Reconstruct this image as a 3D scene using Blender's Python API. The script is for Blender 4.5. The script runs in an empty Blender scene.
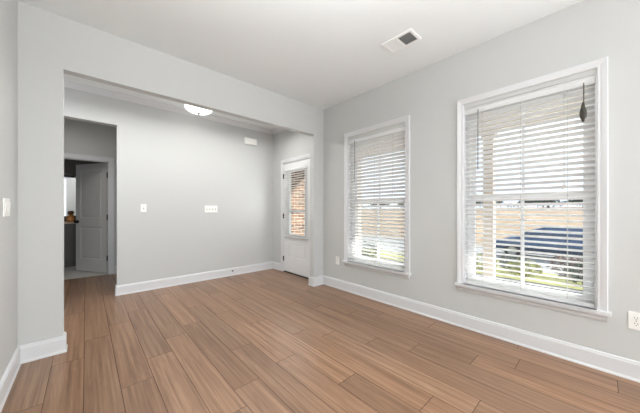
import bpy, bmesh, math, random
from mathutils import Vector, Matrix
random.seed(7)
C = bpy.context.scene.collection
sc = bpy.context.scene
R = math.radians

# ------------------------------------------------------------------ camera
F_PX, CX, CY, YAW, EYE = 258.49, 326.79, 210.11, 42.99, 1.162
cam_d = bpy.data.cameras.new('camera')
cam = bpy.data.objects.new('camera', cam_d); C.objects.link(cam)
cam.location = (0, 0, EYE); cam.rotation_euler = (R(90), 0, R(-YAW))
cam_d.sensor_fit = 'HORIZONTAL'; cam_d.sensor_width = 36
cam_d.lens = F_PX * 36 / 640
cam_d.shift_x = -(CX - 320) / 640
cam_d.shift_y = (CY - 206.5) / 640
cam_d.clip_start = 0.02; cam_d.clip_end = 400
sc.camera = cam

# ------------------------------------------------------------------ world, sun, lights, exposure
w = bpy.data.worlds.new('sky'); sc.world = w; w.use_nodes = True
nt = w.node_tree; nt.nodes.clear()
out = nt.nodes.new('ShaderNodeOutputWorld'); bg = nt.nodes.new('ShaderNodeBackground')
tc = nt.nodes.new('ShaderNodeTexCoord'); sp = nt.nodes.new('ShaderNodeSeparateXYZ')
rp = nt.nodes.new('ShaderNodeValToRGB')
rp.color_ramp.elements[0].position = 0.0; rp.color_ramp.elements[0].color = (.74, .84, 1.0, 1)
rp.color_ramp.elements[1].position = 0.55; rp.color_ramp.elements[1].color = (.50, .68, 1.0, 1)
nz = nt.nodes.new('ShaderNodeTexNoise'); nz.inputs['Scale'].default_value = 2.2; nz.inputs['Detail'].default_value = 5
cr = nt.nodes.new('ShaderNodeValToRGB'); cr.color_ramp.elements[0].position = .42; cr.color_ramp.elements[1].position = .62
mx = nt.nodes.new('ShaderNodeMix'); mx.data_type = 'RGBA'; mx.inputs['B'].default_value = (.90, .95, 1, 1)
nt.links.new(tc.outputs['Generated'], sp.inputs[0]); nt.links.new(sp.outputs['Z'], rp.inputs[0])
nt.links.new(tc.outputs['Generated'], nz.inputs['Vector']); nt.links.new(nz.outputs['Fac'], cr.inputs[0])
nt.links.new(cr.outputs[0], mx.inputs['Factor']); nt.links.new(rp.outputs[0], mx.inputs['A'])
nt.links.new(mx.outputs['Result'], bg.inputs['Color']); nt.links.new(bg.outputs[0], out.inputs[0])
bg.inputs['Strength'].default_value = 1.5

def light(name, kind, loc, power, rot=(0, 0, 0), size=1, size_y=None, color=(1, 1, 1)):
    d = bpy.data.lights.new(name, kind); d.energy = power; d.color = color
    if kind == 'AREA':
        d.shape = 'RECTANGLE'; d.size = size; d.size_y = size_y or size
    elif kind == 'SUN': d.angle = size
    else: d.shadow_soft_size = size
    o = bpy.data.objects.new(name, d); C.objects.link(o); o.location = loc; o.rotation_euler = rot
    return o
light('sun', 'SUN', (0, 0, 10), 8.0, (R(55), 0, R(45)), R(1.5), color=(1, .96, .9))
# added fill panel behind the camera, lighting the whole room
light('rear_fill', 'AREA', (1.2, -2.85, 1.15), 46, (R(-90), 0, R(180)), 2.4, 2.0, color=(.97, .985, 1))
# added fill panel at the right rear to brighten the left wall; no window there
light('side_fill', 'AREA', (2.70, -.95, 1.4), 80, (0, R(90), R(-12)), 1.4, 1.5, color=(.97, .985, 1))
# ceiling lamp of the dining room, above and behind the photographer's view
light('dining_lamp', 'POINT', (.8, .5, 2.2), 8, size=.2, color=(1, .99, .97))
light('ceiling_fill', 'AREA', (.40, .6, 2.3), 38, (R(180), 0, 0), .5, color=(.97, .99, 1))  # unseen upward panel, added to brighten the ceiling
light('foyer_daylight', 'AREA', (2.62, 3.75, 1.3), 3.5, (0, R(90), 0), .5, 1.1)
light('foyer_wide_fill', 'AREA', (.85, 3.70, 2.55), 25, (0, 0, 0), 3.2, .6, color=(1, .99, .97))  # wide panel spread over the foyer, added to light its walls evenly
light('foyer_fill', 'POINT', (-.9, 3.5, 1.6), 6, size=.2, color=(1, .99, .97))  # unseen point source added as foyer fill
light('hallway_fill', 'AREA', (-.45, 5.2, 2.6), 4, (0, 0, 0), .3, color=(1, .95, .88))  # unseen panel added so light reaches the hallway door
vs = sc.view_settings
vs.view_transform = 'Standard'; vs.look = 'None'; vs.gamma = 1; vs.use_curve_mapping = False
vs.exposure = 0.29

# ------------------------------------------------------------------ materials
def s2l(c): return tuple((v/255/12.92 if v/255 <= .04045 else ((v/255+.055)/1.055)**2.4) for v in c)
def mat(name, rgb, rough=.5, metal=0, spec=.5, bump=0, bscale=80, var=0, vscale=3):
    m = bpy.data.materials.new(name); m.use_nodes = True
    n = m.node_tree.nodes; l = m.node_tree.links; b = n['Principled BSDF']
    c = s2l(rgb); b.inputs['Base Color'].default_value = (*c, 1)
    b.inputs['Roughness'].default_value = rough; b.inputs['Metallic'].default_value = metal
    b.inputs['Specular IOR Level'].default_value = spec
    t = n.new('ShaderNodeTexCoord')
    if var:
        z = n.new('ShaderNodeTexNoise'); z.inputs['Scale'].default_value = vscale; z.inputs['Detail'].default_value = 4
        r = n.new('ShaderNodeValToRGB')
        r.color_ramp.elements[0].position = .3; r.color_ramp.elements[1].position = .7
        r.color_ramp.elements[0].color = (*[max(0, v*(1-var)) for v in c], 1)
        r.color_ramp.elements[1].color = (*[min(1, v*(1+var)) for v in c], 1)
        l.new(t.outputs['Object'], z.inputs['Vector']); l.new(z.outputs['Fac'], r.inputs[0]); l.new(r.outputs[0], b.inputs['Base Color'])
    if bump:
        z = n.new('ShaderNodeTexNoise'); z.inputs['Scale'].default_value = bscale; z.inputs['Detail'].default_value = 3
        q = n.new('ShaderNodeBump'); q.inputs['Strength'].default_value = bump; q.inputs['Distance'].default_value = .004
        l.new(t.outputs['Object'], z.inputs['Vector']); l.new(z.outputs['Fac'], q.inputs['Height']); l.new(q.outputs[0], b.inputs['Normal'])
    return m
M = {}
M['wall'] = mat('wall_paint', (196, 197, 195), .75, bump=.08, bscale=140)
M['ceiling'] = mat('ceiling_paint', (233, 236, 236), .85, bump=.08, bscale=120)
M['trim'] = mat('trim_paint', (215, 216, 217), .4, bump=.02, bscale=40)
M['door'] = mat('door_paint', (228, 229, 229), .45, bump=.02, bscale=40)
M['inner_door'] = mat('inner_door_paint', (206, 205, 202), .45, bump=.02, bscale=40)
M['plastic'] = mat('white_plastic', (238, 238, 234), .35, bump=.01, bscale=30)
M['slot'] = mat('dark_slot', (60, 58, 55), .6, bump=.02)
M['black'] = mat('black_metal', (45, 44, 42), .45, .5, bump=.05)
M['vinyl'] = mat('white_vinyl', (244, 245, 246), .4, bump=.02, bscale=40)
M['cord'] = mat('blind_cord', (205, 205, 200), .8, bump=.1)
M['wand'] = mat('tilt_wand', (120, 124, 130), .3, bump=.02)
M['vent'] = mat('vent_enamel', (240, 240, 238), .4, bump=.02, bscale=40)
M['duct'] = mat('duct_dark', (50, 50, 50), .7, bump=.05)
M['tile'] = mat('bath_tile', (215, 212, 205), .35, var=.06, vscale=4)
M['vanity'] = mat('vanity_paint', (84, 82, 78), .5, var=.05)
M['counter'] = mat('vanity_counter', (190, 160, 128), .3, var=.15, vscale=18)
M['shaded_wall'] = mat('bathroom_paint_shaded', (118, 114, 106), .75, bump=.08, bscale=140)  # wall colour darkened to carry the shade of the unlit bathroom
M['copper'] = mat('amber_ceramic', (238, 166, 96), .3, 0, var=.1, vscale=20)
M['brown'] = mat('brown_wood', (120, 84, 58), .5, var=.2, vscale=30)
M['mirror'] = mat('mirror_silver', (235, 238, 240), .02, 1)
M['column'] = mat('porch_column_paint', (205, 190, 178), .6, bump=.05, var=.05)
M['beam'] = mat('porch_beam_paint', (222, 208, 186), .6, bump=.05, var=.05)
M['concrete'] = mat('porch_concrete', (226, 224, 218), .85, bump=.2, var=.1, vscale=5)
M['street'] = mat('street_concrete', (140, 139, 136), .9, bump=.2, var=.08, vscale=2)
M['dirt'] = mat('bare_earth', (150, 126, 98), .95, bump=.3, var=.22, vscale=.5)
M['mulch'] = mat('dark_mulch', (42, 44, 50), .95, bump=.6, bscale=60, var=.5, vscale=14)
M['car'] = mat('car_paint', (66, 86, 112), .25, .3, var=.03)
M['tyre'] = mat('tyre_rubber', (36, 36, 38), .8, bump=.1)
M['car_glass'] = mat('car_glass', (44, 56, 70), .08, 0, var=.05)
M['chrome'] = mat('hub_metal', (180, 182, 186), .25, .9, bump=.02)
M['tail'] = mat('tail_lamp', (170, 30, 24), .3, var=.05)
M['bark'] = mat('bark', (92, 74, 58), .9, bump=.5, bscale=30, var=.2, vscale=6)
M['pine'] = mat('pine_leaves', (58, 66, 54), .9, var=.35, vscale=2)
M['leaf_a'] = mat('yellow_green_leaves', (140, 140, 62), .7, var=.35, vscale=7)
M['leaf_b'] = mat('dark_green_leaves', (48, 58, 34), .7, var=.35, vscale=7)
M['leaf_c'] = mat('russet_leaves', (96, 70, 54), .7, var=.35, vscale=7)
M['ornament'] = mat('ornament_iron', (58, 54, 46), .5, .2, var=.3, vscale=20)
M['black_void'] = mat('vinyl_gasket', (40, 40, 40), .7, bump=.02)

def lamp_glass():
    m = bpy.data.materials.new('lamp_glass'); m.use_nodes = True
    n = m.node_tree.nodes; l = m.node_tree.links; n.remove(n['Principled BSDF'])
    e = n.new('ShaderNodeEmission'); e.inputs['Color'].default_value = (1, .99, .96, 1); e.inputs['Strength'].default_value = 2.6
    l.new(e.outputs[0], n['Material Output'].inputs[0]); return m
M['lamp'] = lamp_glass()

def slat_mat():
    m = bpy.data.materials.new('blind_slat'); m.use_nodes = True
    n = m.node_tree.nodes; l = m.node_tree.links; b = n['Principled BSDF']
    b.inputs['Base Color'].default_value = (*s2l((250, 250, 250)), 1); b.inputs['Roughness'].default_value = .45
    t = n.new('ShaderNodeBsdfTranslucent'); t.inputs['Color'].default_value = (.95, .95, .94, 1)
    mixs = n.new('ShaderNodeMixShader'); mixs.inputs[0].default_value = .38
    l.new(b.outputs[0], mixs.inputs[1]); l.new(t.outputs[0], mixs.inputs[2]); l.new(mixs.outputs[0], n['Material Output'].inputs[0])
    return m
M['slat'] = slat_mat()

def glass_mat():
    m = bpy.data.materials.new('window_glass'); m.use_nodes = True
    n = m.node_tree.nodes; l = m.node_tree.links; n.remove(n['Principled BSDF'])
    t = n.new('ShaderNodeBsdfTransparent'); t.inputs['Color'].default_value = (.96, .98, .98, 1)
    g = n.new('ShaderNodeBsdfGlossy'); g.inputs['Roughness'].default_value = .02
    lw = n.new('ShaderNodeLayerWeight'); lw.inputs['Blend'].default_value = .5
    pw_ = n.new('ShaderNodeMath'); pw_.operation = 'POWER'; pw_.inputs[1].default_value = 5
    fr = n.new('ShaderNodeMath'); fr.operation = 'MULTIPLY_ADD'; fr.inputs[1].default_value = .8; fr.inputs[2].default_value = .035
    l.new(lw.outputs['Facing'], pw_.inputs[0]); l.new(pw_.outputs[0], fr.inputs[0])
    mixs = n.new('ShaderNodeMixShader')
    l.new(fr.outputs[0], mixs.inputs[0]); l.new(t.outputs[0], mixs.inputs[1]); l.new(g.outputs[0], mixs.inputs[2])
    l.new(mixs.outputs[0], n['Material Output'].inputs[0]); return m
M['glass'] = glass_mat()

def wood_mat():
    m = bpy.data.materials.new('oak_plank'); m.use_nodes = True
    n = m.node_tree.nodes; l = m.node_tree.links; b = n['Principled BSDF']
    uv = n.new('ShaderNodeUVMap'); uv.uv_map = 'grain'
    at = n.new('ShaderNodeAttribute'); at.attribute_name = 'tone'
    mp = n.new('ShaderNodeMapping'); mp.inputs['Scale'].default_value = (46, 1.0, 1)
    n1 = n.new('ShaderNodeTexNoise'); n1.inputs['Scale'].default_value = 1; n1.inputs['Detail'].default_value = 7; n1.inputs['Distortion'].default_value = .15
    mp2 = n.new('ShaderNodeMapping'); mp2.inputs['Scale'].default_value = (6, .55, 1)
    n2 = n.new('ShaderNodeTexNoise'); n2.inputs['Scale'].default_value = 1.6; n2.inputs['Detail'].default_value = 3; n2.inputs['Distortion'].default_value = .4
    wv = n.new('ShaderNodeMath'); wv.operation = 'MULTIPLY'; wv.inputs[1].default_value = 60
    sn = n.new('ShaderNodeMath'); sn.operation = 'SINE'
    l.new(uv.outputs[0], mp.inputs[0]); l.new(mp.outputs[0], n1.inputs['Vector'])
    l.new(uv.outputs[0], mp2.inputs[0]); l.new(mp2.outputs[0], n2.inputs['Vector'])
    l.new(n2.outputs['Fac'], wv.inputs[0]); l.new(wv.outputs[0], sn.inputs[0])
    a1 = n.new('ShaderNodeMath'); a1.operation = 'MULTIPLY_ADD'; a1.inputs[1].default_value = .035; l.new(sn.outputs[0], a1.inputs[0])
    l.new(n1.outputs['Fac'], a1.inputs[2])
    r = n.new('ShaderNodeValToRGB'); e = r.color_ramp.elements
    e[0].position = .25; e[0].color = (*s2l((110, 82, 62)), 1)
    e[1].position = .78; e[1].color = (*s2l((160, 128, 102)), 1)
    k = r.color_ramp.elements.new(.5); k.color = (*s2l((137, 105, 81)), 1)
    l.new(a1.outputs[0], r.inputs[0])
    vm = n.new('ShaderNodeVectorMath'); vm.operation = 'MULTIPLY'
    l.new(r.outputs[0], vm.inputs[0]); l.new(at.outputs['Color'], vm.inputs[1])
    l.new(vm.outputs[0], b.inputs['Base Color'])
    b.inputs['Roughness'].default_value = .32; b.inputs['Specular IOR Level'].default_value = .45
    bp = n.new('ShaderNodeBump'); bp.inputs['Strength'].default_value = .12; bp.inputs['Distance'].default_value = .002
    l.new(a1.outputs[0], bp.inputs['Height']); l.new(bp.outputs[0], b.inputs['Normal'])
    return m
M['wood'] = wood_mat()
M['seam'] = mat('plank_seam', (78, 54, 40), .8, var=.05)

def brick_mat():
    m = bpy.data.materials.new('brick'); m.use_nodes = True
    n = m.node_tree.nodes; l = m.node_tree.links; b = n['Principled BSDF']
    t = n.new('ShaderNodeTexCoord'); s = n.new('ShaderNodeSeparateXYZ'); c = n.new('ShaderNodeCombineXYZ')
    ad = n.new('ShaderNodeMath'); ad.operation = 'ADD'
    l.new(t.outputs['Object'], s.inputs[0]); l.new(s.outputs['X'], ad.inputs[0]); l.new(s.outputs['Y'], ad.inputs[1])
    l.new(ad.outputs[0], c.inputs['X']); l.new(s.outputs['Z'], c.inputs['Y'])
    br = n.new('ShaderNodeTexBrick'); br.inputs['Scale'].default_value = 1
    br.inputs['Brick Width'].default_value = .205; br.inputs['Row Height'].default_value = .078
    br.inputs['Mortar Size'].default_value = .011; br.inputs['Bias'].default_value = 0
    br.inputs['Color1'].default_value = (*s2l((150, 112, 86)), 1); br.inputs['Color2'].default_value = (*s2l((80, 54, 42)), 1)
    br.inputs['Mortar'].default_value = (*s2l((190, 180, 165)), 1)
    z = n.new('ShaderNodeTexNoise'); z.inputs['Scale'].default_value = 9
    mm = n.new('ShaderNodeMix'); mm.data_type = 'RGBA'; mm.blend_type = 'OVERLAY'; mm.inputs['Factor'].default_value = .5
    l.new(c.outputs[0], br.inputs['Vector']); l.new(t.outputs['Object'], z.inputs['Vector'])
    l.new(br.outputs['Color'], mm.inputs['A']); l.new(z.outputs['Fac'], mm.inputs['B']); l.new(mm.outputs['Result'], b.inputs['Base Color'])
    bp = n.new('ShaderNodeBump'); bp.inputs['Strength'].default_value = .6; bp.inputs['Distance'].default_value = .01; bp.invert = True
    l.new(br.outputs['Fac'], bp.inputs['Height']); l.new(bp.outputs[0], b.inputs['Normal']); b.inputs['Roughness'].default_value = .9
    return m
M['brick'] = brick_mat()

def grass_mat():
    m = mat('grass', (142, 138, 80), .95, bump=.7, bscale=50, var=.3, vscale=2.5); return m
M['grass'] = grass_mat()

# ------------------------------------------------------------------ mesh helpers
def B(): return bmesh.new()
def box(bm, x0, x1, y0, y1, z0, z1, rot=None, bev=0):
    x0, x1 = sorted((x0, x1)); y0, y1 = sorted((y0, y1)); z0, z1 = sorted((z0, z1))
    c = Vector(((x0+x1)/2, (y0+y1)/2, (z0+z1)/2))
    g = bmesh.ops.create_cube(bm, size=1); vs_ = g['verts']
    for v in vs_: v.co = Vector((v.co.x*(x1-x0), v.co.y*(y1-y0), v.co.z*(z1-z0)))
    if bev:
        es = {e for v in vs_ for e in v.link_edges}
        r = bmesh.ops.bevel(bm, geom=list(es), offset=bev, segments=2, affect='EDGES', profile=.6)
        vs_ = list({v for f in r['faces'] for v in f.verts} | {v for v in vs_ if v.is_valid})
    for v in vs_:
        if rot is not None: v.co = rot @ v.co
        v.co += c
    return vs_
def tube(bm, p0, p1, r, r1=None, seg=16, cap=True):
    p0 = Vector(p0); p1 = Vector(p1); d = p1-p0
    g = bmesh.ops.create_cone(bm, cap_ends=cap, segments=seg, radius1=r, radius2=r if r1 is None else r1, depth=d.length)
    q = d.to_track_quat('Z', 'Y').to_matrix()
    for v in g['verts']: v.co = q @ v.co + (p0+p1)/2
    return g['verts']
def lathe(bm, prof, c=(0, 0, 0), seg=32, sx=1, sy=1):
    rings = []
    for r, z in prof:
        rings.append([bm.verts.new((c[0]+sx*max(r, 1e-4)*math.cos(2*math.pi*i/seg), c[1]+sy*max(r, 1e-4)*math.sin(2*math.pi*i/seg), c[2]+z)) for i in range(seg)])
    for a, b in zip(rings, rings[1:]):
        for i in range(seg): bm.faces.new((a[i], a[(i+1) % seg], b[(i+1) % seg], b[i]))
    bm.faces.new(rings[-1]); bm.faces.new(list(reversed(rings[0])))
def sweep(bm, path, prof, closed=False):
    """profile (offset to the right of the path, z) swept along an xy path with mitred corners"""
    P = [Vector((p[0], p[1])) for p in path]; n = len(P); rings = []
    for i in range(n):
        if closed: a, b = P[i-1], P[(i+1) % n]
        else: a, b = (P[i-1] if i else None), (P[i+1] if i < n-1 else None)
        ns = []
        if a is not None: d = (P[i]-a).normalized(); ns.append(Vector((d.y, -d.x)))
        if b is not None: d = (b-P[i]).normalized(); ns.append(Vector((d.y, -d.x)))
        if len(ns) == 2:
            m_ = (ns[0]+ns[1]); m_ = m_.normalized(); m_ = m_/max(.2, m_.dot(ns[0]))
        else: m_ = ns[0]
        rings.append([bm.verts.new((P[i].x+m_.x*o, P[i].y+m_.y*o, z)) for o, z in prof])
    k = len(prof)
    for i in range(n if closed else n-1):
        r0, r1 = rings[i], rings[(i+1) % n]
        for j in range(k): bm.faces.new((r0[j], r0[(j+1) % k], r1[(j+1) % k], r1[j]))
    if not closed: bm.faces.new(rings[0]); bm.faces.new(list(reversed(rings[-1])))
def obj(name, bm, m, parent=None, smooth=False, base=None):
    bmesh.ops.recalc_face_normals(bm, faces=bm.faces[:])
    if base is None and parent is None and bm.verts:
        xs = [v.co for v in bm.verts]
        base = Vector((sum(v.x for v in xs)/len(xs), sum(v.y for v in xs)/len(xs), min(v.z for v in xs)))
    origin = Vector(base) if base is not None and parent is None else (parent_loc(parent) if parent else Vector((0, 0, 0)))
    for v in bm.verts: v.co -= origin
    me = bpy.data.meshes.new(name); bm.to_mesh(me); bm.free()
    for mm in (m if isinstance(m, (list, tuple)) else [m]): me.materials.append(mm)
    if smooth:
        for p in me.polygons: p.use_smooth = True
    o = bpy.data.objects.new(name, me); C.objects.link(o)
    if parent: o.parent = parent
    else: o.location = origin
    return o
def parent_loc(p):
    v = Vector((0, 0, 0))
    while p is not None:
        v += p.location; p = p.parent
    return v
def tag(o, label, cat, group=None, kind=None):
    o['label'] = label; o['category'] = cat
    if group: o['group'] = group
    if kind: o['kind'] = kind
    return o
def empty(name, loc, label=None, cat=None, group=None, kind=None):
    o = bpy.data.objects.new(name, None); C.objects.link(o); o.location = loc; o.empty_display_size = .1
    if label: o['label'] = label; o['category'] = cat
    if group: o['group'] = group
    if kind: o['kind'] = kind
    return o
def struct(name, bm, m, label, cat, smooth=False):
    o = obj(name, bm, m, smooth=smooth); tag(o, label, cat, kind='structure'); return o

# ------------------------------------------------------------------ setting: sizes
XL, XR, Y1, TH, Y2, H = -.3773, 2.7455, 3.0209, .0903, 4.5172, 2.743
XJ, XP, ZH, XB = -.1345, 2.5439, 2.3165, .3105
YR = -3.0; Y1B = Y1+TH; Y2B = Y2+.113; YF = 6.10; YFB = 6.215; XO = XR+.16
XH = .475          # right side wall of the hallway
W2 = (.037, .951); W1 = (1.588, 2.502); WZ = (.435, 2.165)
DY = (3.342, 4.158); DZ = 2.045

# floor: planks along Y, each plank its own face set and tone
pw, px0 = .1775, -.010
joint = {-2: 2.30, -1: 2.80, 0: 3.14, 1: 2.14, 2: 2.43, 3: 2.70, 4: 2.88, 5: 2.10, 6: 1.70, 7: 2.46, 8: 1.98, 9: 1.767,
         10: 1.41, 11: 2.348, 12: 1.941, 13: .446, 14: 1.19, 15: 1.75}
tones = {(1, 0): 1.0, (2, -1): 1.12, (4, 0): 1.14, (6, -1): 1.1, (7, -1): 1.13, (9, 0): 1.12, (9, -1): 1.1, (3, 0): .94, (2, 0): .9, (8, -1): 1.04,
         (12, -1): .86, (13, 0): .93, (11, 0): .88, (5, 0): .95, (-2, -1): .93, (-1, -1): .95, (0, -1): .93}
bm = B(); uvl = bm.loops.layers.uv.new('grain'); tl = bm.loops.layers.float_color.new('tone')
g = .0017
for k in range(-9, 17):
    j = joint.get(k, 2+(k*.37) % 1.25); xa = px0+k*pw; xb = xa+pw
    for i in range(-6, 5):
        ya = j+i*1.252; yb = ya+1.252
        ya, yb = max(ya, YR), min(yb, YF+.03)
        if yb-ya < .02: continue
        q = [(xa+g, ya+g), (xb-g, ya+g), (xb-g, yb-g), (xa+g, yb-g)]
        f = bm.faces.new([bm.verts.new((x, y, 0)) for x, y in q]); f.material_index = 0
        t = tones.get((k, i), random.uniform(.84, 1.10)); wr = random.uniform(-.025, .025)
        ou, ov = random.uniform(0, 50), random.uniform(0, 50)
        for lp in f.loops:
            lp[uvl].uv = (lp.vert.co.x-xa+ou, lp.vert.co.y+ov); lp[tl] = (t*(1+wr), t, t*(1-wr), 1)
f = bm.faces.new([bm.verts.new(p) for p in ((-1.7, YR-.1, -.0015), (XO, YR-.1, -.0015), (XO, YF+.03, -.0015), (-1.7, YF+.03, -.0015))]); f.material_index = 1
bm.faces.ensure_lookup_table()
me_floor = struct('floor', bm, [M['wood'], M['seam']], 'medium brown oak plank floor running toward the far rooms', 'floor')
bm = B(); box(bm, -1.7, 1.2, YF+.03, 8.0, -.08, .0)
struct('floor_bathroom', bm, M['tile'], 'pale tile floor of the bathroom past the open grey door', 'floor')

bm = B(); box(bm, -1.7, XO, YR-.1, 8.05, H, H+.1)
struct('ceiling', bm, M['ceiling'], 'plain white ceiling over dining room and foyer', 'ceiling')
bm = B(); box(bm, XL-.12, XL, YR, Y1B, 0, H)
struct('wall_left', bm, M['wall'], 'light grey wall at the left edge with a light switch', 'wall')
bm = B()
box(bm, XL, XJ, Y1, Y1B, 0, ZH); box(bm, XP, XR, Y1, Y1B, 0, ZH); box(bm, XL, XR, Y1, Y1B, ZH, H)
struct('wall_front', bm, M['wall'], 'light grey wall with a wide square opening to the foyer', 'wall')
bm = B()
def wall_x(bm, x0, x1, ya, yb, z1, holes):
    y = ya
    for (h0, h1, z0, zt) in sorted(holes):
        box(bm, x0, x1, y, h0, 0, z1)
        if z0 > 0: box(bm, x0, x1, h0, h1, 0, z0)
        box(bm, x0, x1, h0, h1, zt, z1); y = h1
    box(bm, x0, x1, y, yb, 0, z1)
wall_x(bm, XR, XO, YR, Y2B, H, [(W2[0], W2[1], WZ[0], WZ[1]), (W1[0], W1[1], WZ[0], WZ[1]), (DY[0], DY[1], 0, DZ)])
struct('wall_right', bm, M['wall'], 'light grey wall holding the two blind-covered windows', 'wall')
bm = B(); box(bm, XB, XR, Y2, Y2B, 0, H); box(bm, -1.3, XB, Y2, Y2B, ZH+.002, H); box(bm, -1.3, -.62, Y2, Y2B, 0, ZH+.002)
struct('wall_back', bm, M['wall'], 'light grey foyer wall with the switches and door chime', 'wall')
bm = B(); box(bm, XH, XH+.1, Y2B, YF, 0, H)
struct('wall_hallway_right', bm, M['wall'], 'narrow strip of hallway wall right of the grey door', 'wall')
bm = B(); box(bm, -1.4, -1.3, Y1B, YF, 0, H); struct('wall_hallway_left', bm, M['wall'], 'foyer and hallway wall hidden behind the left stub wall', 'wall')
D2 = (-.510, .306); D2Z = 2.035
bm = B(); box(bm, -1.4, D2[0], YF, YFB, 0, H); box(bm, D2[1], XH+.1, YF, YFB, 0, H); box(bm, D2[0], D2[1], YF, YFB, D2Z, H)
struct('wall_hallway', bm, M['wall'], 'shaded hallway wall above and around the grey door', 'wall')
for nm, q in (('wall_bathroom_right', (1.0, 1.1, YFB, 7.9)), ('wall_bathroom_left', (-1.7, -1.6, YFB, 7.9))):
    bm = B(); box(bm, *q, 0, H); struct(nm, bm, M['shaded_wall'], 'side wall of the unlit bathroom, hidden from view', 'wall')
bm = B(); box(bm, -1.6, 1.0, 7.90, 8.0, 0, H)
struct('wall_bathroom', bm, M['shaded_wall'], 'dark wall of the unlit bathroom above the mirror', 'wall')
bm = B(); box(bm, XL, -.1, YR-.1, YR, 0, H); box(bm, 2.5, XO, YR-.1, YR, 0, H); box(bm, -.1, 2.5, YR-.1, YR, 0, .08); box(bm, -.1, 2.5, YR-.1, YR, 2.2, H)
struct('wall_rear', bm, M['wall'], 'wall behind the photographer with a broad opening added for the rear fill light', 'wall')  # opening is made up to go with the rear fill panel

# baseboards
BP = [(0, 0), (.021, 0), (.021, .008), (.015, .020), (.015, .112), (.011, .121), (.011, .128), (.004, .134), (0, .134)]
def baseboard(name, path, label):
    bm = B(); sweep(bm, path, BP)
    return struct(name, bm, M['trim'], label, 'baseboard')
baseboard('baseboard_left', [(XL, YR), (XL, Y1), (XJ, Y1), (XJ, Y1B), (-1.3, Y1B)], 'white baseboard along the left wall and around the stub wall end')
baseboard('baseboard_right', [(XR, 3.28), (XR, Y1B), (XP, Y1B), (XP, Y1), (XR, Y1), (XR, YR)], 'white baseboard wrapping the pier and running under both windows')
baseboard('baseboard_back', [(XB+.0, Y2B), (XB, Y2), (XR, Y2), (XR, 4.226)], 'white baseboard along the foyer back wall')
baseboard('baseboard_hallway', [(.384, YF), (XH, YF), (XH, Y2B), (XB, Y2B)], 'white baseboard in the hallway corner right of the grey door')
# crown moulding of the foyer
CP = [(0, H), (.075, H), (.075, H-.008), (.050, H-.022), (.022, H-.052), (.012, H-.060), (.012, H-.068), (0, H-.068)]
bm = B(); sweep(bm, [(-1.3, Y1B), (-1.3, Y2), (XR, Y2), (XR, Y1B)], CP)
struct('trim_1', bm, M['trim'], 'white crown moulding at the top of the foyer walls', 'crown moulding')

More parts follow.
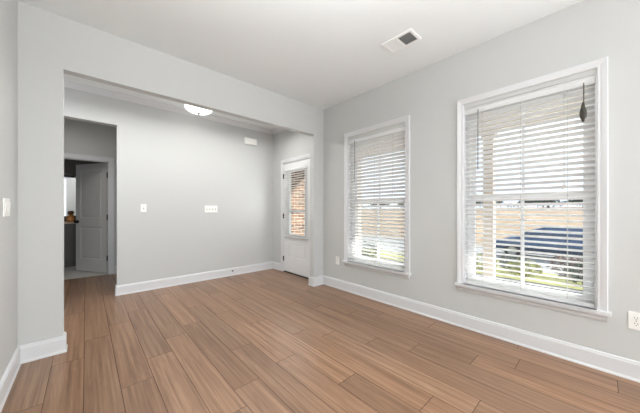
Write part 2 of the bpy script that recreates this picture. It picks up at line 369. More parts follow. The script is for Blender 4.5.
# ------------------------------------------------------------------ windows
def picture_casing(bm, y0, y1, z0, z1, wd, bottom=True):
    """stepped casing on the right wall around an opening (no bottom piece); profile across its width"""
    prof = [(0, .0), (0, .010), (.006, .014), (.018, .013), (.030, .017), (.044, .020), (wd-.004, .022), (wd, .018), (wd, .0)]
    pts = [(y1, z0, 1, 0), (y1, z1, 1, 1), (y0, z1, -1, 1), (y0, z0, -1, 0)]
    rings = []
    for (y, z, sy, sz) in pts:
        rings.append([bm.verts.new((XR-t, y+sy*o, z+sz*o)) for o, t in prof])
    k = len(prof)
    for i in range(3):
        for j in range(k): bm.faces.new((rings[i][j], rings[i][(j+1) % k], rings[i+1][(j+1) % k], rings[i+1][j]))
    bm.faces.new(rings[0]); bm.faces.new(rings[-1])
def make_window(idx, y0, y1, label):
    z0, z1 = WZ; ym = (y0+y1)/2
    w_ = empty('window_%d' % idx, (XR, ym, z0), label, 'window', kind='structure')
    bm = B(); picture_casing(bm, y0, y1, z0, 2.203, .057)
    obj('casing', bm, M['trim'], w_)
    # deep head piece above the blind
    bm = B(); box(bm, XR+.012, XR+.03, y0, y1, 2.147, 2.204); box(bm, XR+.002, XR+.014, y0, y1, 2.180, 2.204)
    obj('head_board', bm, M['trim'], w_)
    bm = B(); box(bm, XR, XO, y0, y0+.008, z0, z1); box(bm, XR, XO, y1-.008, y1, z0, z1); box(bm, XR+.03, XO, y0, y1, z1-.02, z1)
    obj('jamb', bm, M['trim'], w_)
    bm = B(); box(bm, XR-.045, XR+.09, y0-.002, y1+.002, z0-.028, z0+.002, bev=.003); box(bm, XR-.045, XR-.0, y0-.075, y1+.075, z0-.028, z0+.002, bev=.005)
    obj('stool', bm, M['trim'], w_)
    # apron below the stool with a moulded face
    bm = B()
    pr = [(0, z0-.028), (-.028, z0-.028), (-.028, z0-.036), (-.018, z0-.046), (-.015, z0-.062), (-.008, z0-.076), (0, z0-.076)]
    a = [bm.verts.new((XR+x, y0-.052, z)) for x, z in pr]; b = [bm.verts.new((XR+x, y1+.052, z)) for x, z in pr]
    for j in range(len(pr)): bm.faces.new((a[j], a[(j+1) % len(pr)], b[(j+1) % len(pr)], b[j]))
    bm.faces.new(a); bm.faces.new(b)
    obj('apron', bm, M['trim'], w_)
    # vinyl frame, two sashes
    fx0, fx1 = XR+.075, XR+.15
    bm = B(); t = .022
    box(bm, fx0, fx1, y0+.008, y0+.008+t, z0, z1-.02); box(bm, fx0, fx1, y1-.008-t, y1-.008, z0, z1-.02)
    box(bm, fx0, fx1, y0+.008, y1-.008, z0, z0+t); box(bm, fx0, fx1, y0+.008, y1-.008, z1-.02-t, z1-.02)
    obj('window_frame', bm, M['vinyl'], w_)
    zm = 1.285; s = .045
    for (za, zb, xa) in ((z0+t, zm+.02, fx0+.008), (zm-.02, z1-.02-t, fx0+.042)):
        ya, yb = y0+.008+t, y1-.008-t; xb = xa+.026
        bm = B(); box(bm, xa, xb, ya, ya+s, za, zb); box(bm, xa, xb, yb-s, yb, za, zb)
        box(bm, xa, xb, ya+s, yb-s, za, za+.042); box(bm, xa, xb, ya+s, yb-s, zb-.04, zb)
        sash = obj('sash', bm, M['vinyl'], w_)
        bm = B(); box(bm, xa+.011, xa+.015, ya+s-.004, yb-s+.004, za+.038, zb-.036); obj('pane', bm, M['glass'], sash)
        bm = B(); box(bm, xa+.004, xb-.004, ym-.011, ym+.011, za+.04, zb-.038); obj('muntin', bm, M['vinyl'], sash)
    return w_
make_window(1, W1[0], W1[1], 'farther white window, the one next to the corner pier')
make_window(2, W2[0], W2[1], 'nearer white window, larger in view at the right')

# blinds
def slat_mesh(y0, y1, width, tilt, x, z, th=.0075):
    """one slightly crowned slat, room edge raised by tilt"""
    bm = B(); n = 6; top = []; bot = []
    for i in range(n+1):
        s_ = (i/n-.5)*width; c = .0018*(1-(2*i/n-1)**2); hh = th/2*(.72 if i in (0, n) else 1)
        for lst, dz in ((top, c+hh), (bot, c-hh)):
            dx = s_*math.cos(tilt)+dz*math.sin(tilt); dzz = -s_*math.sin(tilt)+dz*math.cos(tilt)
            lst.append((x+dx, z+dzz))
    ring = top+bot[::-1]
    a = [bm.verts.new((p, y0, q)) for p, q in ring]; b = [bm.verts.new((p, y1, q)) for p, q in ring]
    k = len(ring)
    for j in range(k): bm.faces.new((a[j], a[(j+1) % k], b[(j+1) % k], b[j]))
    bm.faces.new(a); bm.faces.new(b[::-1])
    return bm
BX = XR+.037
def make_blind(y0, y1, label, tilt):
    z0, z1 = .450, 2.147
    e = empty('window_blind', (BX, (y0+y1)/2, z0), label, 'blind', 'window blinds')
    ya, yb = y0+.010, y1-.010
    bm = B(); box(bm, BX-.030, BX+.028, ya, yb, z1-.045, z1-.001, bev=.002); obj('headrail', bm, M['slat'], e)
    bm = B(); box(bm, BX-.026, BX+.026, ya, yb, z0-.0125, z0+.012, bev=.004); obj('bottom_rail', bm, M['slat'], e)
    pitch = .0453; z = z0+.036; first = None
    while z < z1-.060:
        if first is None:
            first = obj('slat', slat_mesh(ya, yb, .050, R(tilt), BX, z), M['slat'], e, smooth=False)
            zf = z
        else:
            c = first.copy(); C.objects.link(c); c.parent = e; c.location = (0, 0, z-zf)
        z += pitch
    for yy in (ya+.15, (ya+yb)/2, yb-.15):
        bm = B()
        for dx in (-.0265, .0265): box(bm, BX+dx-.0007, BX+dx+.0007, yy-.0012, yy+.0012, z0+.02, z1-.04)
        obj('ladder_cord', bm, M['cord'], e)
    bm = B(); wy = y1-.127
    tube(bm, (BX-.036, wy, z1-.02), (BX-.036, wy, z1-.60), .0042, seg=6)
    tube(bm, (BX-.036, wy, z1-.02), (BX-.024, wy, z1-.015), .003, seg=6)
    obj('tilt_wand', bm, M['wand'], e)
    bm = B(); cy_ = y0+.175
    box(bm, BX-.031, BX-.0300, cy_-.001, cy_+.001, 1.38, z1-.04); box(bm, BX-.031, BX-.0300, cy_+.006, cy_+.008, 1.36, z1-.04)
    tube(bm, (BX-.0315, cy_, 1.345), (BX-.0315, cy_, 1.385), .006, .003, seg=8); tube(bm, (BX-.0315, cy_+.009, 1.325), (BX-.0315, cy_+.009, 1.365), .006, .003, seg=8)
    obj('lift_cord', bm, M['cord'], e)
    return e
make_blind(W2[0], W2[1], 'white horizontal slat blind in the nearer, larger-looking window', 21)
make_blind(W1[0], W1[1], 'white horizontal slat blind in the farther window beside the pier', 30)

# small ornament hanging from the headrail in front of the slats
ox, oy = BX-.054, .106
ho = empty('hanging_ornament', (ox, oy, 1.822), 'small dark ornament hanging on a cord at the top of the nearer blind', 'ornament')
bm = B(); tube(bm, (ox, oy-.002, 1.97), (ox, oy-.002, 2.115), .0032, seg=8); obj('cord', bm, M['ornament'], ho)
bm = B(); lathe(bm, [(.002, 0), (.008, .006), (.010, .02), (.018, .034), (.021, .06), (.019, .085), (.012, .115), (.006, .15)], (ox, oy+.001, 1.822), 14); obj('body', bm, M['ornament'], ho, smooth=True)

# ------------------------------------------------------------------ exterior door (door_1)
d1 = empty('door_1', (XR, sum(DY)/2, 0), 'white exterior door with a glass upper half beyond the pier', 'door', kind='structure')
def casing_x(bm, x, sgn, y0, y1, z1, wd, th=.02):
    prof = [(0, 0), (0, .010), (.008, .013), (.03, .014), (wd-.012, th), (wd, th-.004), (wd, 0)]
    pts = [(y1, 0, 1, 0), (y1, z1, 1, 1), (y0, z1, -1, 1), (y0, 0, -1, 0)]; rings = []
    for (y, z, sy, sz) in pts: rings.append([bm.verts.new((x-sgn*t, y+sy*o, z+sz*o)) for o, t in prof])
    k = len(prof)
    for i in range(3):
        for j in range(k): bm.faces.new((rings[i][j], rings[i][(j+1) % k], rings[i+1][(j+1) % k], rings[i+1][j]))
    bm.faces.new(rings[0]); bm.faces.new(rings[-1])
bm = B(); casing_x(bm, XR, 1, DY[0]+.0, DY[1]-.0, DZ, .062); obj('casing', bm, M['trim'], d1)
bm = B(); box(bm, XR, XO, DY[0], DY[0]+.012, 0, DZ); box(bm, XR, XO, DY[1]-.012, DY[1], 0, DZ); box(bm, XR, XO, DY[0], DY[1], DZ-.012, DZ)
obj('jamb', bm, M['trim'], d1)
gy0, gy1, gz0, gz1 = 3.50, 3.965, .72, 1.86
lx0, lx1 = XR+.004, XR+.048; ly0, ly1 = DY[0]+.014, DY[1]-.014
bm = B()
box(bm, lx0, lx1, ly0, gy0, .022, DZ-.016); box(bm, lx0, lx1, gy1, ly1, .022, DZ-.016)
box(bm, lx0, lx1, gy0, gy1, .022, .30); box(bm, lx0, lx1, gy0, gy1, .55, gz0); box(bm, lx0, lx1, gy0, gy1, gz1, DZ-.016)
box(bm, lx0+.014, lx1-.012, gy0, gy1, .30, .55); box(bm, lx0+.004, lx1-.008, gy0+.03, gy1-.03, .33, .52, bev=.006)
leaf = obj('leaf', bm, M['door'], d1)
bm = B(); e_ = .02
for (a, b, c, d) in ((gy0-e_, gy0, gz0-e_, gz1+e_), (gy1, gy1+e_, gz0-e_, gz1+e_), (gy0, gy1, gz0-e_, gz0), (gy0, gy1, gz1, gz1+e_)):
    box(bm, lx0-.008, lx0+.001, a, b, c, d)
obj('glazing_bead', bm, M['door'], d1)
bm = B(); box(bm, XR+.022, XR+.028, gy0-.004, gy1+.004, gz0-.004, gz1+.004); obj('pane', bm, M['glass'], d1)
bm = B(); box(bm, XR+.03, XR+.042, gy0, gy1, 1.115, 1.165); obj('muntin', bm, M['door'], d1)
bm = B(); box(bm, XR-.002, XO, ly0-.002, ly1+.002, -.001, .012); obj('threshold', bm, M['black_void'], d1)
for z in (.25, 1.05, 1.80):
    bm = B(); tube(bm, (XR-.006, DY[1]-.010, z-.045), (XR-.006, DY[1]-.010, z+.045), .0075, seg=10); box(bm, XR-.004, XR+.004, DY[1]-.022, DY[1]-.001, z-.045, z+.045)
    obj('hinge', bm, M['black'], d1)
# blind hung on that door
dx = XR-.024
db = empty('door_blind', (dx, 3.74, gz0), 'small white slat blind mounted on the glazed exterior door', 'blind', 'door blind')
del db['group']
bm = B(); box(bm, dx-.02, dx+.018, 3.43, 4.075, gz1+.02, gz1+.055, bev=.002); obj('headrail', bm, M['slat'], db)
bm = B(); box(bm, dx-.022, dx+.02, 3.425, 4.08, gz0-.052, gz0-.028, bev=.003); obj('bottom_rail', bm, M['slat'], db)
first = None; z = gz0-.005
while z < gz1+.01:
    if first is None: first = obj('slat', slat_mesh(3.43, 4.075, .034, R(4), dx, z, .003), M['slat'], db); zf = z
    else:
        c = first.copy(); C.objects.link(c); c.parent = db; c.location = (0, 0, z-zf)
    z += .0405
for yy in (3.55, 3.95):
    bm = B(); box(bm, dx-.018, dx-.0168, yy-.001, yy+.001, gz0-.03, gz1+.03); obj('ladder_cord', bm, M['cord'], db)

# ------------------------------------------------------------------ bathroom door (door_2)
d2 = empty('door_2', ((D2[0]+D2[1])/2, YF, 0), 'grey two-panel door standing open into the bathroom', 'door', kind='structure')
def casing_y(bm, y, x0, x1, z1, wd, th=.018):
    prof = [(0, 0), (0, .009), (.008, .012), (.03, .013), (wd-.014, th), (wd, th-.004), (wd, 0)]
    pts = [(x1, 0, 1, 0), (x1, z1, 1, 1), (x0, z1, -1, 1), (x0, 0, -1, 0)]; rings = []
    for (x, z, sx, sz) in pts: rings.append([bm.verts.new((x+sx*o, y-t, z+sz*o)) for o, t in prof])
    k = len(prof)
    for i in range(3):
        for j in range(k): bm.faces.new((rings[i][j], rings[i][(j+1) % k], rings[i+1][(j+1) % k], rings[i+1][j]))
    bm.faces.new(rings[0]); bm.faces.new(rings[-1])
bm = B(); casing_y(bm, YF, D2[0], D2[1], D2Z, .078); obj('casing', bm, M['trim'], d2)
bm = B(); box(bm, D2[0], D2[0]+.012, YF, YFB, 0, D2Z); box(bm, D2[1]-.012, D2[1], YF, YFB, 0, D2Z); box(bm, D2[0], D2[1], YF, YFB, D2Z-.012, D2Z)
obj('jamb', bm, M['trim'], d2)
# leaf built along local x from the hinge, then turned
LW, LH, LT = .782, 2.012, .035
ang = math.atan2(.684, -.428)
hinge_pt = Vector((D2[1]-.016, YFB+.004, .014))
rotm = Matrix.Translation(hinge_pt) @ Matrix.Rotation(ang, 4, 'Z')
bm = B(); st = .115
box(bm, .004, st, -LT/2, LT/2, 0, LH); box(bm, LW-st, LW, -LT/2, LT/2, 0, LH)
for za, zb in ((0, .23), (.84, 1.0), (LH-.13, LH)): box(bm, st, LW-st, -LT/2, LT/2, za, zb)
for za, zb in ((.23, .84), (1.0, LH-.13)):
    box(bm, st, LW-st, -.005, .005, za, zb)
    for s in (-1, 1):
        # sloped field moulding and raised panel
        x0, x1 = st, LW-st; i1, i2 = .022, .045
        o_ = [(x0, za), (x1, za), (x1, zb), (x0, zb)]; a_ = [(x0+i1, za+i1), (x1-i1, za+i1), (x1-i1, zb-i1), (x0+i1, zb-i1)]; b_ = [(x0+i2, za+i2), (x1-i2, za+i2), (x1-i2, zb-i2), (x0+i2, zb-i2)]
        vo = [bm.verts.new((x, s*LT/2, z)) for x, z in o_]; va = [bm.verts.new((x, s*.006, z)) for x, z in a_]; vb = [bm.verts.new((x, s*.015, z)) for x, z in b_]
        for r0, r1 in ((vo, va), (va, vb)):
            for j in range(4): bm.faces.new((r0[j], r0[(j+1) % 4], r1[(j+1) % 4], r1[j]))
        bm.faces.new(vb)
bmesh.ops.transform(bm, matrix=rotm, verts=bm.verts[:])
leaf = obj('leaf', bm, M['inner_door'], d2)
bm = B()
for s in (-1, 1):
    tube(bm, (LW-.06, s*LT/2, .93), (LW-.06, s*(LT/2+.012), .93), .028, seg=20); tube(bm, (LW-.06, s*(LT/2+.01), .93), (LW-.06, s*(LT/2+.04), .93), .010, seg=12)
    tube(bm, (LW-.06, s*(LT/2+.035), .93), (LW-.06, s*(LT/2+.06), .93), .026, .020, seg=20)
bmesh.ops.transform(bm, matrix=rotm, verts=bm.verts[:])
obj('knob', bm, M['black'], leaf)
for z in (.28, 1.03, 1.80):
    bm = B(); tube(bm, (D2[1]-.020, YFB-.016, z-.05), (D2[1]-.020, YFB-.016, z+.05), .008, seg=10); box(bm, D2[1]-.016, D2[1]-.010, YFB-.05, YFB-.01, z-.05, z+.05)
    obj('hinge', bm, M['black'], d2)

# ------------------------------------------------------------------ bathroom things
vn = empty('vanity_cabinet', (-.55, 7.62, 0), 'dim grey bathroom vanity seen through the open door', 'cabinet')
bm = B(); box(bm, -1.45, .35, 7.40, 7.895, .10, .885); box(bm, -1.43, .33, 7.46, 7.895, 0, .10); obj('body', bm, M['vanity'], vn)
for k in range(4):
    bm = B(); x0 = -1.43+k*.445; box(bm, x0, x0+.43, 7.38, 7.40, .13, .66, bev=.003); box(bm, x0+.06, x0+.37, 7.374, 7.382, .19, .60, bev=.003)
    dr = obj('door', bm, M['vanity'], vn)
    bm = B(); tube(bm, (x0+.38, 7.36, .60), (x0+.38, 7.38, .60), .010, seg=12); obj('knob', bm, M['black'], dr)
    bm = B(); box(bm, x0, x0+.43, 7.38, 7.40, .68, .87, bev=.003); obj('drawer', bm, M['vanity'], vn)
bm = B(); box(bm, -1.47, .37, 7.36, 7.895, .885, .925, bev=.004); obj('countertop', bm, M['counter'], vn)
bm = B(); box(bm, -1.47, .37, 7.88, 7.895, .925, 1.025, bev=.002); obj('backsplash', bm, M['vanity'], vn)
mr = empty('wall_mirror', (-.5, 7.89, 1.03), 'frameless mirror above the vanity showing a pale reflection', 'mirror')
bm = B(); box(bm, -1.4, .30, 7.885, 7.899, 1.035, 1.93); obj('mirror_glass', bm, M['mirror'], mr)
jr = empty('ceramic_jar', (-.235, 7.62, .925), 'small orange jar with round brown stopper on the bathroom counter', 'jar')
bm = B(); lathe(bm, [(.04, 0), (.060, .01), (.068, .045), (.066, .085), (.05, .115), (.032, .128), (.032, .14)], (-.235, 7.62, .925)); obj('body', bm, M['copper'], jr, smooth=True)
bm = B(); lathe(bm, [(.016, .138), (.024, .145), (.040, .160), (.046, .185), (.038, .210), (.014, .222)], (-.235, 7.62, .925)); obj('stopper', bm, M['brown'], jr, smooth=True)

# ------------------------------------------------------------------ fixtures
def plate_y(name, cx, cz, gang, label, cat, group=None):
    e = empty(name, (cx, Y2, cz), label, cat, group); w_ = .070+.046*(gang-1)
    bm = B(); box(bm, cx-w_/2, cx+w_/2, Y2-.007, Y2, cz-.058, cz+.058, bev=.003); obj('plate', bm, M['plastic'], e)
    for k in range(gang):
        x = cx+(k-(gang-1)/2)*.046
        bm = B(); box(bm, x-.0055, x+.0055, Y2-.0085, Y2-.006, cz-.013, cz+.013); f_ = obj('toggle_slot', bm, M['slot'], e)
        bm = B(); box(bm, x-.0042, x+.0042, Y2-.020, Y2-.006, cz-.002, cz+.009, rot=Matrix.Rotation(R(-20), 3, 'X'), bev=.001); obj('toggle', bm, M['plastic'], e)
plate_y('light_switch', .607, 1.19, 1, 'single white light switch on the back wall near the hallway opening', 'light switch')
plate_y('light_switch', 1.545, 1.18, 4, 'wide four-toggle white switch plate on the foyer back wall', 'light switch')
e = empty('light_switch', (XL, 2.625, 1.18), 'white light switch plate cut by the left photo edge', 'light switch')
bm = B(); box(bm, XL, XL+.007, 2.545, 2.708, 1.122, 1.238, bev=.003); obj('plate', bm, M['plastic'], e)
for k in range(3):
    y = 2.627+(k-1)*.046
    bm = B(); box(bm, XL+.006, XL+.011, y-.016, y+.016, 1.147, 1.213, rot=Matrix.Rotation(R(3), 3, 'Y'), bev=.001); obj('rocker', bm, M['plastic'], e)
def outlet(yc, zc, label):
    e = empty('power_outlet', (XR, yc, zc), label, 'outlet')
    bm = B(); box(bm, XR-.007, XR, yc-.036, yc+.036, zc-.060, zc+.060, bev=.003); obj('plate', bm, M['plastic'], e)
    for s in (-1, 1):
        z = zc+s*.0195
        bm = B(); tube(bm, (XR-.009, yc, z), (XR-.004, yc, z), .0165, seg=24); f_ = obj('receptacle', bm, M['plastic'], e)
        bm = B()
        for q in (-1, 1): box(bm, XR-.0095, XR-.008, yc+q*.0065-.0012, yc+q*.0065+.0012, z-.001, z+.009)
        tube(bm, (XR-.0095, yc, z-.008), (XR-.008, yc, z-.008), .0026, seg=10)
        obj('slots', bm, M['slot'], f_)
    bm = B(); tube(bm, (XR-.0085, yc, zc), (XR-.006, yc, zc), .003, seg=10); obj('screw', bm, M['slot'], e)
outlet(-.149, .406, 'white power outlet right of the nearer window, at the right photo edge')
outlet(2.708, .412, 'small white power outlet between the pier and the farther window')
dc = empty('door_chime', (2.24, Y2, 2.437), 'white door chime box high on the foyer back wall', 'door chime')
bm = B(); box(bm, 2.125, 2.365, Y2-.045, Y2, 2.378, 2.498, bev=.010); obj('cover', bm, M['plastic'], dc)
bm = B()
for k in range(5): box(bm, 2.135+k*.05, 2.165+k*.05, Y2-.0465, Y2-.044, 2.388, 2.391)
obj('grille', bm, M['cord'], dc)
# spring door stop in the baseboard
ds = empty('door_stop', (1.906, Y2-.015, .085), 'small dark door stop sticking out of the foyer baseboard', 'door stop')
bm = B(); tube(bm, (1.906, Y2-.016, .085), (1.906, Y2-.022, .085), .012, seg=14)
for k in range(9): tube(bm, (1.906, Y2-.022-k*.006, .085), (1.906, Y2-.0255-k*.006, .085), .0065, seg=12)
tube(bm, (1.906, Y2-.022, .085), (1.906, Y2-.078, .085), .004, seg=8)
obj('spring', bm, M['black'], ds)
bm = B(); tube(bm, (1.906, Y2-.076, .085), (1.906, Y2-.090, .085), .009, .007, seg=14); obj('tip', bm, M['plastic'], ds)

# flush ceiling lamp in the foyer
lx, ly = 1.215, 4.06
cl = empty('ceiling_light', (lx, ly, H-.178), 'round lit flush-mount ceiling lamp with a dark centre knob in the foyer', 'ceiling light')
bm = B(); lathe(bm, [(.145, 0), (.155, -.006), (.155, -.045), (.14, -.055)], (lx, ly, H), 48); obj('base', bm, M['plastic'], cl, smooth=True)
bm = B(); lathe(bm, [(.03, -.152), (.09, -.147), (.14, -.134), (.172, -.112), (.184, -.088), (.182, -.070), (.165, -.058), (.14, -.055)], (lx, ly, H), 48); obj('glass_shade', bm, M['lamp'], cl, smooth=True)
bm = B(); lathe(bm, [(.004, -.178), (.012, -.174), (.014, -.166), (.010, -.158), (.022, -.154), (.022, -.150)], (lx, ly, H), 20); obj('finial', bm, M['black'], cl, smooth=True)

# ceiling register
vx0, vx1, vy0, vy1 = 2.065, 2.260, 1.145, 1.450
cv = empty('ceiling_vent', ((vx0+vx1)/2, (vy0+vy1)/2, H-.012), 'white rectangular ceiling air vent with louvres near the window wall', 'vent')
bm = B(); b_ = .024; ym = (vy0+vy1)/2
box(bm, vx0, vx1, vy0, vy0+b_, H-.009, H); box(bm, vx0, vx1, vy1-b_, vy1, H-.009, H)
box(bm, vx0, vx0+b_, vy0+b_, vy1-b_, H-.009, H); box(bm, vx1-b_, vx1, vy0+b_, vy1-b_, H-.009, H); box(bm, vx0+b_, vx1-b_, ym-.007, ym+.007, H-.008, H)
obj('frame', bm, M['vent'], cv)
bm = B(); box(bm, vx0+.004, vx1-.004, vy0+.004, vy1-.004, H-.003, H-.0005); obj('duct_opening', bm, M['duct'], cv)
for (ya, yb, tl_, bw_) in ((vy0+b_, ym-.007, 42, .0050), (ym+.007, vy1-b_, -14, .0043)):
    n_ = 10
    for k in range(n_):
        y = ya+(k+.5)*(yb-ya)/n_
        bm = B(); box(bm, vx0+b_, vx1-b_, y-bw_, y+bw_, H-.0080, H-.0072, rot=Matrix.Rotation(R(tl_), 3, 'X')); obj('louvre', bm, M['vent'], cv)

# ------------------------------------------------------------------ outdoors
def ground_z(x):
    pts = [(2.9, -.35), (6.5, -.42), (12, -1.15), (19.5, -1.2), (26, -.6), (55, 1.45), (70, 1.7), (140, 2.2)]
    for (a, b), (c, d) in zip(pts, pts[1:]):
        if x <= c: return b+(d-b)*max(0, (x-a))/(c-a)
    return pts[-1][1]
def strip(name, xa, xb, m, label, cat, n=24, ya=-40, yb=70, amp=.03):
    bm = B(); rows = []
    ny = 60
    for i in range(n+1):
        x = xa+(xb-xa)*i/n
        rows.append([bm.verts.new((x, ya+(yb-ya)*j/ny, ground_z(x)+(random.uniform(-amp, amp) if 0 < i < n else 0))) for j in range(ny+1)])
    for r0, r1 in zip(rows, rows[1:]):
        for j in range(ny): bm.faces.new((r0[j], r1[j], r1[j+1], r0[j+1]))
    low = [bm.verts.new((x, y, ground_z(xa)-.6)) for x, y in ((xa, ya), (xb, ya), (xb, yb), (xa, yb))]
    bm.faces.new(low)
    return struct(name, bm, m, label, cat)
strip('garden_bed', XO+.1, 8.2, M['mulch'], 'dark mulch bed outside below the windows', 'ground')
strip('lawn', 8.2, 12.4, M['grass'], 'yellow green lawn beyond the garden bed', 'lawn')
strip('street', 12.4, 19.5, M['street'], 'pale concrete street in front of the house', 'street', amp=0)
strip('bare_hillside', 19.5, 120, M['dirt'], 'tan bare earth slope across the street', 'ground', n=40, amp=.12)
bm = B(); box(bm, XO, 4.45, -2.5, 5.2, -.34, -.03, bev=.01); struct('porch_floor', bm, M['concrete'], 'concrete porch slab outside the glazed door', 'porch')  # lengthened out of view and kept pale to bounce light onto the blind slats
bm = B(); box(bm, XO, 4.40, -2.5, 5.2, 2.52, 2.60); struct('porch_ceiling', bm, M['beam'], 'beige porch ceiling outside the windows', 'ceiling')
bm = B(); box(bm, 4.24, 4.40, -2.5, 5.2, 2.30, 2.52, bev=.004); struct('porch_beam', bm, M['beam'], 'beige beam along the outer edge of the porch roof', 'beam')
bm = B(); box(bm, XO, 4.6, 5.2, 5.42, -.35, 3.0); struct('brick_wall', bm, M['brick'], 'tan and brown brick wall seen through the glazed door', 'wall')
def column(yc, label):
    e = empty('porch_column', (4.32, yc, -.36), label, 'column')
    bm = B(); box(bm, 4.255, 4.385, yc-.065, yc+.065, -.20, 2.25, bev=.004); obj('shaft', bm, M['column'], e)
    bm = B(); box(bm, 4.235, 4.405, yc-.085, yc+.085, -.36, -.20, bev=.006); obj('base', bm, M['column'], e)
    bm = B(); box(bm, 4.235, 4.405, yc-.085, yc+.085, 2.22, 2.30, bev=.006); obj('capital', bm, M['column'], e)
column(1.145, 'square beige porch column behind the nearer window blind')
column(3.66, 'square beige porch column behind the farther window blind')
# parked car across the lawn, nose toward +Y
def car(xc, yc, zg):
    e = empty('parked_car', (xc, yc, zg), 'pale blue parked car seen through the nearer window blind', 'car')
    L = 4.5; hw = .9
    prof = [(-2.25, .35), (-2.25, .78), (-2.15, .98), (-1.30, 1.02), (-.98, 1.06), (1.15, 1.02), (1.95, .86), (2.22, .70), (2.25, .35), (1.80, .26), (-1.85, .26)]
    bm = B()
    a = [bm.verts.new((xc-hw, yc+y, zg+z)) for y, z in prof]; b = [bm.verts.new((xc+hw, yc+y, zg+z)) for y, z in prof]; k = len(prof)
    for j in range(k): bm.faces.new((a[j], a[(j+1) % k], b[(j+1) % k], b[j]))
    bm.faces.new(a); bm.faces.new(b)
    bmesh.ops.bevel(bm, geom=bm.edges[:], offset=.06, segments=3, affect='EDGES')
    body = obj('body', bm, M['car'], e, smooth=True)
    cab = [(-1.85, 1.0), (-1.35, 1.46), (-.9, 1.56), (.15, 1.55), (.55, 1.42), (1.30, 1.0)]
    bm = B()
    a = [bm.verts.new((xc-hw+.06+(.14 if z > 1.1 else 0), yc+y, zg+z)) for y, z in cab]; b = [bm.verts.new((xc+hw-.06-(.14 if z > 1.1 else 0), yc+y, zg+z)) for y, z in cab]; k = len(cab)
    for j in range(k): bm.faces.new((a[j], a[(j+1) % k], b[(j+1) % k], b[j]))
    bm.faces.new(a); bm.faces.new(b)
    bmesh.ops.bevel(bm, geom=bm.edges[:], offset=.04, segments=2, affect='EDGES')
    obj('cabin', bm, M['car'], e, smooth=True)
    for s in (-1, 1):
        for win in ([(-1.60, 1.08), (-1.28, 1.38), (-.75, 1.46), (-.70, 1.08)], [(-.62, 1.08), (-.62, 1.47), (.10, 1.46), (.42, 1.36), (.95, 1.08)]):
            bm = B(); ps = [(xc+s*(hw-.06-.14*(z-1.0)/.4*1.0+.012), yc+y, zg+z) for y, z in win]
            ins = [(xc+s*(hw-.06-.14*(z-1.0)/.4*1.0-.02), yc+y, zg+z) for y, z in win]
            va = [bm.verts.new(p) for p in ps]; vb = [bm.verts.new(p) for p in ins]; n_ = len(ps)
            bm.faces.new(va); bm.faces.new(vb[::-1])
            for j in range(n_): bm.faces.new((va[j], va[(j+1) % n_], vb[(j+1) % n_], vb[j]))
            obj('side_window', bm, M['car_glass'], e)
        for wy in (-1.40, 1.42):
            bm = B(); tube(bm, (xc+s*.70, yc+wy, zg+.33), (xc+s*.925, yc+wy, zg+.33), .33, seg=28); wh = obj('wheel', bm, M['tyre'], e, smooth=False)
            bm = B(); tube(bm, (xc+s*.92, yc+wy, zg+.33), (xc+s*.935, yc+wy, zg+.33), .20, seg=20); obj('hub_cap', bm, M['chrome'], wh)
        bm = B(); box(bm, xc+s*.55, xc+s*.84, yc-2.265, yc-2.21, zg+.72, zg+.90, bev=.01); obj('tail_lamp', bm, M['tail'], e)
        bm = B(); box(bm, xc+s*.50, xc+s*.82, yc+2.14, yc+2.235, zg+.62, zg+.76, bev=.01); obj('headlamp', bm, M['chrome'], e)
    for pl in ([(-1.72, 1.14), (-1.40, 1.44)], [(1.14, 1.10), (.60, 1.41)]):
        (ya, za), (yb, zb) = pl; sgn = -1 if ya < 0 else 1
        bm = B(); n_ = Vector((0, (zb-za), -(yb-ya))).normalized()*(.02)
        if n_.y*sgn < 0: n_ = -n_
        q = [(xc-.66, yc+ya, zg+za), (xc+.66, yc+ya, zg+za), (xc+.60, yc+yb, zg+zb), (xc-.60, yc+yb, zg+zb)]
        va = [bm.verts.new(Vector(p)+n_*1.4) for p in q]; vb = [bm.verts.new(Vector(p)-n_) for p in q]
        bm.faces.new(va); bm.faces.new(vb[::-1])
        for j in range(4): bm.faces.new((va[j], va[(j+1) % 4], vb[(j+1) % 4], vb[j]))
        obj('windscreen', bm, M['car_glass'], e)
    return e
car(16.4, 1.7, ground_z(16.4))

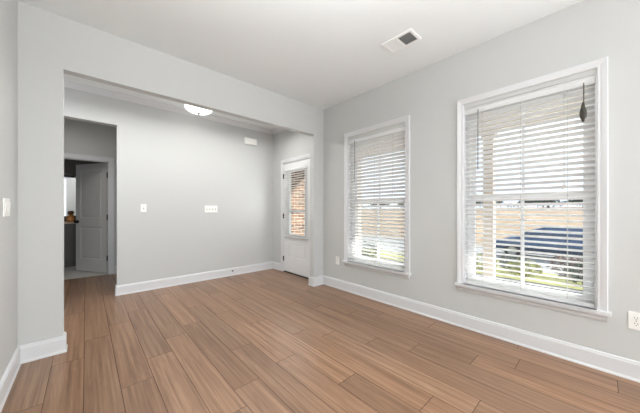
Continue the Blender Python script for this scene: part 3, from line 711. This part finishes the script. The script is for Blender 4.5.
def leaf_blob(bm, c, rx, ry, rz, n, size, shell=.55):
    for _ in range(n):
        while True:
            d = Vector((random.uniform(-1, 1), random.uniform(-1, 1), random.uniform(-1, 1)))
            if shell < d.length < 1: break
        p = Vector((c[0]+d.x*rx, c[1]+d.y*ry, c[2]+d.z*rz))
        u = Vector((random.gauss(0, 1), random.gauss(0, 1), random.gauss(0, 1))).normalized(); v_ = u.orthogonal().normalized(); s = size*random.uniform(.6, 1.3)
        bm.faces.new([bm.verts.new(p+q) for q in (-u*s, v_*s*.45, u*s, -v_*s*.45)])
def shrub(x, y, r, h, m, label, grp='shrubs on the lawn'):
    z = ground_z(x); e = empty('shrub', (x, y, z), label, 'shrub', grp)
    bm = B(); leaf_blob(bm, (x, y, z+h*.55), r, r, h*.48, 420, .055); obj('foliage', bm, m, e)
    bm = B()
    for k in range(4): tube(bm, (x+.02*k-.03, y, z-.06), (x+random.uniform(-r, r)*.5, y+random.uniform(-r, r)*.5, z+h*.6), .012, .006, seg=6)
    obj('stem', bm, M['bark'], e)
sh = [(9.2, 3.75, .45, .55, 'leaf_a', 'yellow green shrub, leftmost of those behind the nearer blind'),
      (9.8, 2.85, .55, .50, 'leaf_a', 'broad yellow green shrub just left of the window bar'),
      (10.6, 2.1, .45, .62, 'leaf_b', 'dark green shrub just right of the window bar'),
      (9.3, 1.6, .45, .50, 'leaf_a', 'low yellow green shrub right of the window bar'),
      (10.9, .75, .50, .75, 'leaf_c', 'russet brown shrub in front of the parked car'),
      (9.5, .3, .45, .62, 'leaf_b', 'dark green shrub, rightmost of those behind the nearer blind'),
      (7.0, 5.6, .50, .55, 'leaf_b', 'dark green shrub outside behind the farther blind'),
      (7.4, 6.9, .50, .55, 'leaf_a', 'yellow green shrub outside behind the farther blind')]
for s in sh: shrub(s[0], s[1], s[2], s[3], M[s[4]], s[5])
def tree(x, y, h, r, label):
    z = ground_z(x); e = empty('tree', (x, y, z), label, 'tree', 'low dark trees on the ridge')
    bm = B(); tube(bm, (x, y, z-.2), (x, y, z+h*.6), .16, .07, seg=8); obj('trunk', bm, M['bark'], e)
    bm = B()
    for k in range(4): leaf_blob(bm, (x+random.uniform(-.4, .4)*r, y+random.uniform(-.5, .5)*r, z+h*(.35+.15*k)), r*(1-.12*k), r*(1-.12*k), h*.22, 90, .32, .2)
    obj('crown', bm, M['pine'], e)
for i in range(18):
    tree(58+(i % 2)*5.2+random.uniform(-.4, .4), -2+i*4.3+random.uniform(-.3, .3), random.uniform(1.6, 2.5), random.uniform(2.0, 2.35), 'low dark tree on the ridge beyond the bare slope')
